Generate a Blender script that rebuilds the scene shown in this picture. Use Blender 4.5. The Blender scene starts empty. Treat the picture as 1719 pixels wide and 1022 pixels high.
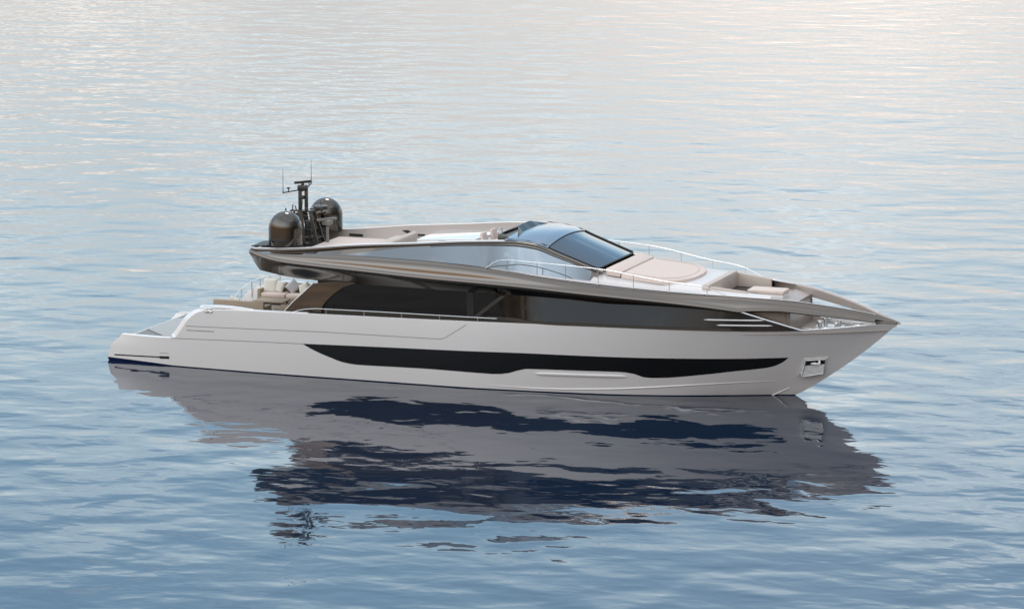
import bpy, bmesh, math, random
import numpy as np
from mathutils import Vector, Matrix
random.seed(7)
C = bpy.context.scene.collection
scn = bpy.context.scene

# ------------------------------------------------------------------ camera
YAW, PITCH, FPX = math.radians(20.409), math.radians(9.839), 6259.5
CAM = np.array([62.41, -126.381, 26.022])
cam_d = bpy.data.cameras.new('camera'); cam = bpy.data.objects.new('camera', cam_d); C.objects.link(cam)
cam.location = CAM
cam.rotation_euler = (math.pi/2-PITCH, 0, YAW)
cam_d.sensor_width = 36; cam_d.lens = FPX/1719*36; cam_d.clip_end = 20000; cam_d.clip_start = 1
scn.camera = cam

# ------------------------------------------------------------------ world, sun, exposure
SUN_EL, SUN_AZ_RIGHT = math.radians(52), math.radians(4.9)     # the sun stands beyond the yacht, a little right of the view
FRONT = [(0.0, (.86, .81, .77)), (.085, (.97, .945, .915)), (.13, (1.10, 1.21, 1.24)), (.18, (.99, 1.29, 1.47)), (.25, (.52, .86, 1.18)), (.35, (.40, .70, 1.02)), (.6, (.70, .85, 1.02)), (1, (1.0, 1.08, 1.2))]
BACK = [(0.0, (.22, .16, .12)), (.07, (.30, .21, .14)), (.12, (.80, .56, .36)), (.17, (.34, .27, .22)), (.26, (1.0, .93, .86)), (.42, (1.05, 1.17, 1.30)), (.7, (1.15, 1.26, 1.38)), (1, (1.0, 1.08, 1.2))]
CLOUDC = (1.5, 1.3, 1.1); VEIL = .97; PILLAR = .86; PILLAR_W = .085
vdir = (-math.sin(YAW-SUN_AZ_RIGHT), math.cos(YAW-SUN_AZ_RIGHT))
SUN = Vector((vdir[0]*math.cos(SUN_EL), vdir[1]*math.cos(SUN_EL), math.sin(SUN_EL)))
w = bpy.data.worlds.new('World'); scn.world = w; w.use_nodes = True
nt = w.node_tree; N = nt.nodes; L = nt.links; N.clear()
out = N.new('ShaderNodeOutputWorld'); bg = N.new('ShaderNodeBackground')
sky = N.new('ShaderNodeTexSky'); sky.sky_type = 'NISHITA'; sky.sun_disc = False
sky.sun_elevation = SUN_EL; sky.sun_rotation = math.atan2(SUN.x, SUN.y)
sky.air_density = 1.0; sky.dust_density = 2.2; sky.ozone_density = 1.6
tc = N.new('ShaderNodeTexCoord'); sep = N.new('ShaderNodeSeparateXYZ'); L.new(tc.outputs['Generated'], sep.inputs[0])
# thin, streaky high cloud: noise on the direction, flattened towards the horizon
zc = N.new('ShaderNodeMath'); zc.operation = 'MAXIMUM'; zc.inputs[1].default_value = 0.0; L.new(sep.outputs['Z'], zc.inputs[0])
za = N.new('ShaderNodeMath'); za.operation = 'ADD'; za.inputs[1].default_value = 0.12; L.new(zc.outputs[0], za.inputs[0])
dx = N.new('ShaderNodeMath'); dx.operation = 'DIVIDE'; L.new(sep.outputs['X'], dx.inputs[0]); L.new(za.outputs[0], dx.inputs[1])
dy = N.new('ShaderNodeMath'); dy.operation = 'DIVIDE'; L.new(sep.outputs['Y'], dy.inputs[0]); L.new(za.outputs[0], dy.inputs[1])
cb = N.new('ShaderNodeCombineXYZ'); L.new(dx.outputs[0], cb.inputs[0]); L.new(dy.outputs[0], cb.inputs[1])
cn = N.new('ShaderNodeTexNoise'); cn.inputs['Scale'].default_value = 2.0; cn.inputs['Detail'].default_value = 7; cn.inputs['Roughness'].default_value = 0.58
L.new(cb.outputs[0], cn.inputs['Vector'])
cr = N.new('ShaderNodeValToRGB'); cr.color_ramp.elements[0].position = 0.52; cr.color_ramp.elements[1].position = 0.66
L.new(cn.outputs['Fac'], cr.inputs[0])
cm = N.new('ShaderNodeMath'); cm.operation = 'MULTIPLY'; cm.inputs[1].default_value = 0.42; L.new(cr.outputs['Color'], cm.inputs[0])
mixc = N.new('ShaderNodeMix'); mixc.data_type = 'RGBA'; 
# high thin overcast: bright blue-white towards the sun, neutral and dimmer behind the camera
def sky_ramp(stops):
    r = N.new('ShaderNodeValToRGB'); e = r.color_ramp.elements; e[0].position, e[0].color = stops[0][0], (*[c/2.4 for c in stops[0][1]], 1)
    e[1].position, e[1].color = stops[-1][0], (*[c/2.4 for c in stops[-1][1]], 1)
    for p, c in stops[1:-1]: q = e.new(p); q.color = (*[v/2.4 for v in c], 1)
    L.new(zc.outputs[0], r.inputs[0]); return r
front = sky_ramp(FRONT); back = sky_ramp(BACK)
dot = N.new('ShaderNodeVectorMath'); dot.operation = 'DOT_PRODUCT'; L.new(tc.outputs['Generated'], dot.inputs[0]); dot.inputs[1].default_value = (vdir[0], vdir[1], 0)
mr = N.new('ShaderNodeMapRange'); mr.interpolation_type = 'SMOOTHSTEP'; mr.inputs[1].default_value = 0.05; mr.inputs[2].default_value = 0.75; L.new(dot.outputs['Value'], mr.inputs[0])
fb = N.new('ShaderNodeMix'); fb.data_type = 'RGBA'; L.new(mr.outputs[0], fb.inputs[0]); lobe = N.new('ShaderNodeVectorMath'); lobe.operation = 'DOT_PRODUCT'; L.new(tc.outputs['Generated'], lobe.inputs[0]); lobe.inputs[1].default_value = (-.5, -.87, 0)
lm = N.new('ShaderNodeMapRange'); lm.interpolation_type = 'SMOOTHSTEP'; lm.inputs[1].default_value = -0.35; lm.inputs[2].default_value = 0.95; lm.inputs[3].default_value = .16; lm.inputs[4].default_value = 1.95; L.new(lobe.outputs['Value'], lm.inputs[0])
lz = N.new('ShaderNodeMapRange'); lz.interpolation_type = 'SMOOTHSTEP'; lz.inputs[1].default_value = .45; lz.inputs[2].default_value = .95; L.new(zc.outputs[0], lz.inputs[0])
lx = N.new('ShaderNodeMix'); L.new(lz.outputs[0], lx.inputs[0]); L.new(lm.outputs[0], lx.inputs[2]); lx.inputs[3].default_value = 1.0; lm = lx
bs = N.new('ShaderNodeVectorMath'); bs.operation = 'SCALE'; L.new(back.outputs[0], bs.inputs[0]); L.new(lm.outputs[0], bs.inputs['Scale']); L.new(bs.outputs[0], fb.inputs[6]); L.new(front.outputs[0], fb.inputs[7])
# clouds brighten it in streaks
cl = N.new('ShaderNodeMix'); cl.data_type = 'RGBA'; cl.blend_type = 'ADD'; L.new(cm.outputs[0], cl.inputs[0]); L.new(fb.outputs[2], cl.inputs[6]); cl.inputs[7].default_value = (*[c/2.4 for c in CLOUDC], 1)
# the veiled sun's bright patch of cloud, a soft pillar above the sun
hx = N.new('ShaderNodeVectorMath'); hx.operation = 'DOT_PRODUCT'; L.new(tc.outputs['Generated'], hx.inputs[0]); hx.inputs[1].default_value = (-vdir[1], vdir[0], 0)
hq = N.new('ShaderNodeMath'); hq.operation = 'MULTIPLY'; hq.inputs[1].default_value = 1/PILLAR_W; L.new(hx.outputs['Value'], hq.inputs[0])
hp = N.new('ShaderNodeMath'); hp.operation = 'POWER'; hp.inputs[1].default_value = 2; ha = N.new('ShaderNodeMath'); ha.operation = 'ABSOLUTE'; L.new(hq.outputs[0], ha.inputs[0]); L.new(ha.outputs[0], hp.inputs[0])
hz = N.new('ShaderNodeMath'); hz.operation = 'MULTIPLY_ADD'; hz.inputs[1].default_value = 9.0; L.new(zc.outputs[0], hz.inputs[0]); L.new(hp.outputs[0], hz.inputs[2])
hn = N.new('ShaderNodeMath'); hn.operation = 'MULTIPLY'; hn.inputs[1].default_value = -1; L.new(hz.outputs[0], hn.inputs[0])
he = N.new('ShaderNodeMath'); he.operation = 'EXPONENT'; L.new(hn.outputs[0], he.inputs[0])
hg = N.new('ShaderNodeMath'); hg.operation = 'GREATER_THAN'; hg.inputs[1].default_value = 0; L.new(dot.outputs['Value'], hg.inputs[0])
hm = N.new('ShaderNodeMath'); hm.operation = 'MULTIPLY'; L.new(he.outputs[0], hm.inputs[0]); L.new(hg.outputs[0], hm.inputs[1])
pc = N.new('ShaderNodeVectorMath'); pc.operation = 'SCALE'; pc.inputs[0].default_value = (PILLAR/2.4, PILLAR*.78/2.4, PILLAR*.64/2.4); L.new(hm.outputs[0], pc.inputs['Scale'])
ps = N.new('ShaderNodeVectorMath'); ps.operation = 'ADD'; L.new(cl.outputs[2], ps.inputs[0]); L.new(pc.outputs[0], ps.inputs[1])
vs = N.new('ShaderNodeVectorMath'); vs.operation = 'SCALE'; vs.inputs['Scale'].default_value = 2.4/0.12; L.new(ps.outputs[0], vs.inputs[0])
mixc.inputs[0].default_value = VEIL
L.new(sky.outputs[0], mixc.inputs[6]); L.new(vs.outputs[0], mixc.inputs[7]); L.new(mixc.outputs[2], bg.inputs['Color'])
bg.inputs['Strength'].default_value = 0.12
L.new(bg.outputs[0], out.inputs['Surface'])

sd = bpy.data.lights.new('sun', 'SUN'); so = bpy.data.objects.new('sun', sd); C.objects.link(so)
sd.energy = 0.5; sd.angle = math.radians(12); sd.color = (1.0, 0.90, 0.80)
so.rotation_euler = SUN.to_track_quat('Z', 'Y').to_euler()
scn.view_settings.view_transform = 'Standard'; scn.view_settings.look = 'None'
scn.view_settings.exposure = 0.0; scn.view_settings.gamma = 1
scn.cycles.max_bounces = 8

# ------------------------------------------------------------------ helpers
_f = np.array([-math.sin(YAW)*math.cos(PITCH), math.cos(YAW)*math.cos(PITCH), -math.sin(PITCH)])
_r = np.array([math.cos(YAW), math.sin(YAW), 0.0]); _u = np.array([-math.sin(YAW)*math.sin(PITCH), math.cos(YAW)*math.sin(PITCH), math.cos(PITCH)])
def aty(px, py, y):           # measuring aid: photo pixel -> (x, z) on the vertical plane at y
    d = _f + _r*(px-859.5)/FPX - _u*(py-511.)/FPX; t = (y-CAM[1])/d[1]; P = CAM+d*t; return P[0], P[2]
def atz(px, py, z):
    d = _f + _r*(px-859.5)/FPX - _u*(py-511.)/FPX; t = (z-CAM[2])/d[2]; P = CAM+d*t; return P[0], P[1]

def pchip(xs, ys):
    xs = np.array(xs, float); ys = np.array(ys, float); h = np.diff(xs); dl = np.diff(ys)/h; n = len(xs)
    m = np.zeros(n)
    for i in range(1, n-1):
        if dl[i-1]*dl[i] > 0:
            w1 = 2*h[i]+h[i-1]; w2 = h[i]+2*h[i-1]; m[i] = (w1+w2)/(w1/dl[i-1]+w2/dl[i])
    m[0], m[-1] = dl[0], dl[-1]
    def f(x):
        x = min(max(float(x), xs[0]), xs[-1]); i = min(int(np.searchsorted(xs, x, 'right')-1), n-2); i = max(i, 0)
        t = (x-xs[i])/h[i]
        return float((1+2*t)*(1-t)**2*ys[i]+t*(1-t)**2*h[i]*m[i]+t*t*(3-2*t)*ys[i+1]+t*t*(t-1)*h[i]*m[i+1])
    return f

def tag(o, label=None, cat=None, group=None, kind=None):
    if label: o['label'] = label
    if cat: o['category'] = cat
    if group: o['group'] = group
    if kind: o['kind'] = kind
    return o
def empty(name, loc=(0, 0, 0), rz=0, parent=None):
    o = bpy.data.objects.new(name, None); C.objects.link(o); o.location = loc; o.rotation_euler = (0, 0, rz); o.parent = parent
    return o
class MB:
    def __init__(s): s.bm = bmesh.new()
    def v(s, p): return s.bm.verts.new(p)
    def face(s, vs):
        try: s.bm.faces.new(vs)
        except ValueError: pass
    def poly(s, pts): s.face([s.v(p) for p in pts]); return s
    def grid(s, rows, closeu=False, closev=False):
        G = [[s.v(p) for p in r] for r in rows]
        nr, nc = len(G), len(G[0])
        for i in range(nr if closeu else nr-1):
            for j in range(nc if closev else nc-1):
                a, b, c, d = G[i][j], G[(i+1) % nr][j], G[(i+1) % nr][(j+1) % nc], G[i][(j+1) % nc]
                s.face([a, b, c, d])
        return G
    def box(s, c, size, bev=0.0, rot=None, seg=2):
        r = bmesh.ops.create_cube(s.bm, size=1); vs = r['verts']
        M = Matrix.Translation(c) @ (rot.to_4x4() if rot else Matrix.Identity(4)) @ Matrix.Diagonal((*size, 1))
        bmesh.ops.transform(s.bm, matrix=M, verts=vs)
        if bev > 0:
            es = list({e for v in vs for e in v.link_edges})
            bmesh.ops.bevel(s.bm, geom=es, offset=bev, segments=seg, affect='EDGES', profile=0.5)
        return s
    def prism(s, pts, off, bev=0):           # pts polygon, extruded by the vector off
        off = Vector(off); a = [s.v(p) for p in pts]; b = [s.v(Vector(p)+off) for p in pts]; n = len(pts)
        s.face(a[::-1]); s.face(b)
        for i in range(n): s.face([a[i], a[(i+1) % n], b[(i+1) % n], b[i]])
        if bev > 0:
            es = list({e for v in a+b for e in v.link_edges})
            bmesh.ops.bevel(s.bm, geom=es, offset=bev, segments=3, affect='EDGES', profile=0.5)
        return s
    def tube(s, pts, r, n=8, cap=True):
        pts = [Vector(p) for p in pts]; rings = []
        rr = r if isinstance(r, (list, tuple)) else [r]*len(pts)
        up = None
        for i, p in enumerate(pts):
            t = (pts[min(i+1, len(pts)-1)]-pts[max(i-1, 0)]).normalized()
            if up is None: up = Vector((0, 0, 1)) if abs(t.z) < .9 else Vector((1, 0, 0))
            a = t.cross(up).normalized(); b = t.cross(a).normalized()
            rings.append([p+(a*math.cos(2*math.pi*k/n)+b*math.sin(2*math.pi*k/n))*rr[i] for k in range(n)])
        G = s.grid(rings, closev=True)
        if cap: s.face(G[0]); s.face(G[-1][::-1])
        return s
    def lathe(s, c, prof, n=32, ax='z'):
        rings = []
        for r, z in prof:
            ring = []
            for k in range(n):
                q = 2*math.pi*k/n; ring.append((c[0]+r*math.cos(q), c[1]+r*math.sin(q), c[2]+z) if ax == 'z' else (c[0]+z, c[1]+r*math.cos(q), c[2]+r*math.sin(q)))
            rings.append(ring)
        G = s.grid(rings, closev=True); s.face(G[0][::-1]); s.face(G[-1])
        return s
    def build(s, name, mat, parent=None, ang=35, normals=True, loc=None):
        bmesh.ops.remove_doubles(s.bm, verts=s.bm.verts, dist=1e-5)
        if normals: bmesh.ops.recalc_face_normals(s.bm, faces=s.bm.faces)
        me = bpy.data.meshes.new(name); s.bm.to_mesh(me); s.bm.free()
        for p in me.polygons: p.use_smooth = True
        me.set_sharp_from_angle(angle=math.radians(ang))
        if mat: me.materials.append(mat)
        o = bpy.data.objects.new(name, me); C.objects.link(o); o.parent = parent
        if loc: o.location = loc
        return o

# ------------------------------------------------------------------ materials
def mat(name, col, rough=0.4, metal=0.0, coat=0.0, spec=0.5, ior=1.5, noise=None, bump=None, coatr=0.03):
    m = bpy.data.materials.new(name); m.use_nodes = True; n = m.node_tree.nodes; l = m.node_tree.links
    b = n['Principled BSDF']; b.inputs['Base Color'].default_value = (*col, 1)
    b.inputs['Roughness'].default_value = rough; b.inputs['Metallic'].default_value = metal
    b.inputs['Coat Weight'].default_value = coat; b.inputs['Coat Roughness'].default_value = coatr
    b.inputs['Specular IOR Level'].default_value = spec; b.inputs['IOR'].default_value = ior
    geo = n.new('ShaderNodeTexCoord')
    if noise:        # (scale, strength): soft colour mottling
        t = n.new('ShaderNodeTexNoise'); t.inputs['Scale'].default_value = noise[0]; t.inputs['Detail'].default_value = 5
        l.new(geo.outputs['Object'], t.inputs['Vector'])
        mx = n.new('ShaderNodeMix'); mx.data_type = 'RGBA'; mx.inputs[6].default_value = (*[c*(1-noise[1]) for c in col], 1)
        mx.inputs[7].default_value = (*[min(1, c*(1+noise[1])) for c in col], 1); l.new(t.outputs['Fac'], mx.inputs[0]); l.new(mx.outputs[2], b.inputs['Base Color'])
    if bump:
        t = n.new('ShaderNodeTexNoise'); t.inputs['Scale'].default_value = bump[0]; t.inputs['Detail'].default_value = 4
        l.new(geo.outputs['Object'], t.inputs['Vector'])
        bp = n.new('ShaderNodeBump'); bp.inputs['Strength'].default_value = 1; bp.inputs['Distance'].default_value = bump[1]
        l.new(t.outputs['Fac'], bp.inputs['Height']); l.new(bp.outputs[0], b.inputs['Normal'])
    return m
M = {
 'hull': mat('pearl_hull_paint', (0.75, 0.73, 0.712), 0.32, 0, 0.5, noise=(0.5, 0.015)),
 'white': mat('gloss_white_gelcoat', (0.78, 0.77, 0.76), 0.15, 0, 1.0, noise=(1.5, 0.02)),
 'anti': mat('blue_antifouling', (0.008, 0.022, 0.11), 0.5, noise=(3, .2)),
 'bronze': mat('bronze_metallic_paint', (0.155, 0.136, 0.118), 0.06, 1.0, 0.5, bump=(0.5, 0.002)),
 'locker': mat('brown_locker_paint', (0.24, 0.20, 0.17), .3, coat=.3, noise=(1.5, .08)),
 'deckw': mat('satin_white_deck_paint', (0.66, 0.635, 0.625), 0.5, coat=.1, coatr=.3, noise=(1.5, .02)),
 'roof': mat('silver_metallic_roof_paint', (0.30, 0.34, 0.39), 0.2, 1.0, 0),
 'hatch': mat('grey_nonslip_paint', (0.36, 0.36, 0.35), .5, noise=(30, .06)),
 'scan': mat('grey_scanner_paint', (0.20, 0.19, 0.175), .4),
 'satin': mat('satin_steel_plate', (0.92, 0.92, 0.89), 0.25, 0.35, bump=(9, .03)),
 'taupe': mat('taupe_matt_paint', (0.44, 0.385, 0.35), 0.45, 0, 0.1, noise=(2, .03)),
 'glass': mat('black_tinted_glass', (0.006, 0.006, 0.006), 0.03, 0, 0, 0.3, 1.5, bump=(0.35, 0.002)),
 'hglass': mat('black_hull_glass', (0.004, 0.004, 0.004), 0.04, 0, 0, 0.42, bump=(0.4, 0.003)),
 'mirror': mat('coated_blue_grey_glass', (0.21, 0.235, 0.255), 0.02, 1.0, bump=(0.5, 0.003)),
 'wind': mat('coated_windscreen_glass', (0.11, 0.13, 0.155), 0.04, 1.0),
 'chrome': mat('polished_steel', (0.66, 0.66, 0.65), 0.26, 1.0),
 'seam': mat('dark_seam', (0.05, 0.05, 0.05), 0.5),
 'groove': mat('grey_panel_gap', (0.24, 0.235, 0.23), 0.6),
 'black': mat('black_rubber', (0.012, 0.012, 0.012), 0.5),
 'dome': mat('dark_chrome_dome_paint', (0.09, 0.083, 0.073), 0.13, 1.0, 0.5),
 'mast': mat('dark_mast_paint', (0.07, 0.068, 0.06), 0.35, 0.6),
 'cushion': mat('cream_upholstery', (0.69, 0.575, 0.51), 0.8, noise=(6, .05), bump=(9, .004)),
 'seat': mat('beige_leather', (0.55, 0.47, 0.41), 0.6, noise=(5, .05), bump=(8, .004)),
 'wicker': mat('brown_woven_rope', (0.34, 0.27, 0.2), 0.8, noise=(22, .3), bump=(40, .01)),
 'ivory': mat('ivory_cotton', (0.72, 0.69, 0.6), 0.9, bump=(7, .02)),
 'greyc': mat('pale_grey_cotton', (0.5, 0.49, 0.49), 0.9, bump=(7, .02)),
 'dark': mat('dark_walnut', (0.02, 0.016, 0.012), 0.45),
}
def teak():
    m = bpy.data.materials.new('weathered_teak_deck'); m.use_nodes = True; n = m.node_tree.nodes; l = m.node_tree.links; b = n['Principled BSDF']
    g = n.new('ShaderNodeTexCoord'); mp = n.new('ShaderNodeMapping'); l.new(g.outputs['Object'], mp.inputs[0]); mp.inputs['Scale'].default_value = (.6, 9, 1)
    t = n.new('ShaderNodeTexNoise'); t.inputs['Scale'].default_value = 3; t.inputs['Detail'].default_value = 6; l.new(mp.outputs[0], t.inputs[0])
    r = n.new('ShaderNodeValToRGB'); r.color_ramp.elements[0].color = (.20, .17, .14, 1); r.color_ramp.elements[1].color = (.36, .31, .26, 1); l.new(t.outputs['Fac'], r.inputs[0])
    s = n.new('ShaderNodeSeparateXYZ'); l.new(g.outputs['Object'], s.inputs[0])
    q = n.new('ShaderNodeMath'); q.operation = 'MULTIPLY'; q.inputs[1].default_value = 1/0.07; l.new(s.outputs['Y'], q.inputs[0])
    fr = n.new('ShaderNodeMath'); fr.operation = 'FRACT'; l.new(q.outputs[0], fr.inputs[0])
    lt = n.new('ShaderNodeMath'); lt.operation = 'LESS_THAN'; lt.inputs[1].default_value = 0.09; l.new(fr.outputs[0], lt.inputs[0])
    mx = n.new('ShaderNodeMix'); mx.data_type = 'RGBA'; mx.inputs[7].default_value = (.03, .03, .03, 1); l.new(lt.outputs[0], mx.inputs[0]); l.new(r.outputs[0], mx.inputs[6])
    l.new(mx.outputs[2], b.inputs['Base Color']); b.inputs['Roughness'].default_value = .6
    return m
M['teak'] = teak()
M['teakg'] = mat('wet_grey_teak', (0.16, 0.16, 0.14), .45, noise=(9, .2))

# ------------------------------------------------------------------ water
def water_mat():
    m = bpy.data.materials.new('calm_sea_water'); m.use_nodes = True; n = m.node_tree.nodes; l = m.node_tree.links; b = n['Principled BSDF']
    b.inputs['Base Color'].default_value = (0.008, 0.019, 0.041, 1); b.inputs['Roughness'].default_value = 0.03
    b.inputs['IOR'].default_value = 1.7; b.inputs['Specular IOR Level'].default_value = 0.5
    g = n.new('ShaderNodeNewGeometry')
    def layer(scale, amp, rot, stretch, detail=2.0, rough=.5):
        mp = n.new('ShaderNodeMapping'); mp.inputs['Rotation'].default_value = (0, 0, rot); mp.inputs['Scale'].default_value = (1*stretch, 1, 1)
        l.new(g.outputs['Position'], mp.inputs[0])
        t = n.new('ShaderNodeTexNoise'); t.inputs['Scale'].default_value = scale; t.inputs['Detail'].default_value = detail; t.inputs['Roughness'].default_value = rough
        t.inputs['Distortion'].default_value = 0.3
        l.new(mp.outputs[0], t.inputs['Vector'])
        mu = n.new('ShaderNodeMath'); mu.operation = 'MULTIPLY'; mu.inputs[1].default_value = amp; l.new(t.outputs['Fac'], mu.inputs[0]); return mu
    ls = [layer(*a) for a in WAVES]
    acc = ls[0]
    for q in ls[1:]:
        ad = n.new('ShaderNodeMath'); ad.operation = 'ADD'; l.new(acc.outputs[0], ad.inputs[0]); l.new(q.outputs[0], ad.inputs[1]); acc = ad
    bp = n.new('ShaderNodeBump'); bp.inputs['Strength'].default_value = 1; bp.inputs['Distance'].default_value = 1.0
    l.new(acc.outputs[0], bp.inputs['Height']); l.new(bp.outputs[0], b.inputs['Normal'])
    return m
# (scale 1/m, height m, rotation, stretch, detail)
WAVES = [(0.10, 0.07, -.35, .7, 1.0), (0.42, 0.068, -.30, .8, 0.6), (1.05, 0.016, -.40, .75, 0.8), (2.6, 0.003, -.2, .7, 1.0)]
mb = MB(); S_ = 6000
mb.poly([(-S_, -S_, 0), (S_, -S_, 0), (S_, S_, 0), (-S_, S_, 0)])
tag(mb.build('water', water_mat()), kind='structure')

# ------------------------------------------------------------------ yacht lines (x aft 0 -> bow 30, y to port, z up)
s_ = pchip([0, 1, 3, 6, 10, 15, 18, 20, 22, 24, 26, 27.5, 28.7, 29.5, 29.95], [2.55, 2.75, 2.95, 3.12, 3.24, 3.27, 3.22, 3.1, 2.88, 2.5, 1.92, 1.32, .74, .28, .02])
w_x = [0, 3, 8, 14, 17, 20, 22, 24, 25.5, 26.2]
w_ = pchip([x if x < 15 else 15+(x-15)*14.95/11.2 for x in w_x], [2.5, 2.75, 2.9, 2.9, 2.68, 2.25, 1.72, .93, .28, .02])
zs_ = pchip([0, 3.03, 3.28, 3.68, 4.08, 4.4, 4.9, 7.73, 12.94, 16.6, 19.7, 22, 25.4, 26.8, 27.9, 29.2, 29.95], [1.03, 1.10, 1.34, 1.84, 2.14, 2.24, 2.29, 2.38, 2.47, 2.54, 2.59, 2.60, 2.61, 2.64, 2.70, 2.80, 2.83])
zref_ = pchip([0, 8, 16, 19.7, 22, 25.4, 26.8, 27.9, 29.2, 30], [2.2, 2.38, 2.53, 2.59, 2.60, 2.61, 2.64, 2.70, 2.80, 2.84])
xs_ = pchip([-1.0, 0, .88, 1.91, 2.9], [23.5, 26.2, 27.6, 28.93, 30.03])
x0_ = pchip([-1, 0, .55, 1.03, 2.5], [.1, .1, .24, .68, 1.4])
def xmap(X, z):          # sheer-plan coordinate -> real x at height z
    if X > 15: return 15+(X-15)*(xs_(z)-15)/14.95
    if X < 3: return x0_(z)+(X/3)*(3-x0_(z))
    return X
def xinv(x, z):
    if x > 15: return 15+(x-15)*14.95/(xs_(z)-15)
    if x < 3: return max(0, (x-x0_(z))/(3-x0_(z))*3)
    return x
def yX(X, z):
    zr = zref_(X); t = z/zr
    if t >= 0:
        t = min(t, 1.1); fl = 0.0 if X < 14 else min(1, (X-14)/10)
        g = (1-fl)*(1-(1-min(t, 1))**1.6)+fl*(0.62*t+0.38*t*t)
        return w_(X)+(s_(X)-w_(X))*g
    k = max(0, 1+z/0.9)          # underwater: in to the keel
    return w_(X)*math.sqrt(k)
def yh(x, z): return yX(xinv(x, z), z)
def on_hull(px, py):
    y = 3
    for _ in range(60):
        x, z = aty(px, py, -y); y = .5*y+.5*yh(x, z)
    return x, z
def off_patch(mb, top, bot, side, off=0.006, nx=60, nz=6):
    """patch that follows the hull between two (x, z) curves, set proud by off"""
    x0 = max(top[0][0], bot[0][0]); x1 = min(top[-1][0], bot[-1][0])
    ft = pchip(*zip(*top)); fb = pchip(*zip(*bot)); rows = []
    for i in range(nx+1):
        x = x0+(x1-x0)*(.5-.5*math.cos(math.pi*i/nx)); a, b = fb(x), ft(x)
        rows.append([(x, side*(yh(x, a+(b-a)*j/nz)+off), a+(b-a)*j/nz) for j in range(nz+1)])
    mb.grid(rows)
def hull_line(mb, pts, side, wd=0.022, off=0.004, n=40):
    """thin strip on the hull along an (x, z) polyline"""
    P = []
    for (a, b) in zip(pts[:-1], pts[1:]):
        k = max(2, int(math.hypot(b[0]-a[0], b[1]-a[1])/.4))
        P += [(a[0]+(b[0]-a[0])*i/k, a[1]+(b[1]-a[1])*i/k) for i in range(k)]
    P.append(pts[-1]); rows = []
    for i, p in enumerate(P):
        q0 = P[max(i-1, 0)]; q1 = P[min(i+1, len(P)-1)]; t = Vector((q1[0]-q0[0], q1[1]-q0[1])).normalized(); nx, nz = -t.y*wd/2, t.x*wd/2
        rows.append([(p[0]+k*nx, side*(yh(p[0]+k*nx, p[1]+k*nz)+off), p[1]+k*nz) for k in (-1, 1)])
    mb.grid(rows)

yacht = empty('motor_yacht')
tag(yacht, 'large white hulled motor yacht with bronze superstructure lying still on calm water', 'yacht')

# hull -----------------------------------------------------------------------------------------------
Xs = sorted(set([round(v, 4) for v in list(np.linspace(0, 2.95, 10))+list(np.linspace(3.03, 4.55, 24))+list(np.linspace(4.6, 26, 70))+list(np.linspace(26.2, 29.95, 40))]))
mb = MB(); NZ = 22
ZB = lambda X: .03+.10*max(0, (2.8-X)/2.8)**.7
for sd_ in (-1, 1):
    rows = []
    for X in Xs:
        zt = zs_(X); rows.append([(xmap(X, z), sd_*yX(X, z), z) for z in [ZB(X)+(zt-ZB(X))*j/NZ for j in range(NZ+1)]])
    mb.grid(rows)
# transom below the platform
rows = []
for j in range(12):
    z = .13+(zs_(0)-.13)*j/11; y0 = yX(0, z); rows.append([(x0_(z)-.02, y0*k/6, z) for k in range(-6, 7)])
hull = mb.build('hull', M['hull'], yacht, ang=40)
mb = MB()
for sd_ in (-1, 1):
    mb.grid([[(xmap(X, z), sd_*(yX(X, z)), z) for z in (-1.0, -.85, -.7, -.5, -.35, -.2, -.1, ZB(X))] for X in Xs])
rows = []
for z in (-.8, -.4, .13):
    y0 = yX(0, z); rows.append([(x0_(z)-.02, y0*k/6, z) for k in range(-6, 7)])
mb.grid(rows); mb.build('antifouling', M['anti'], yacht)

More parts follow.
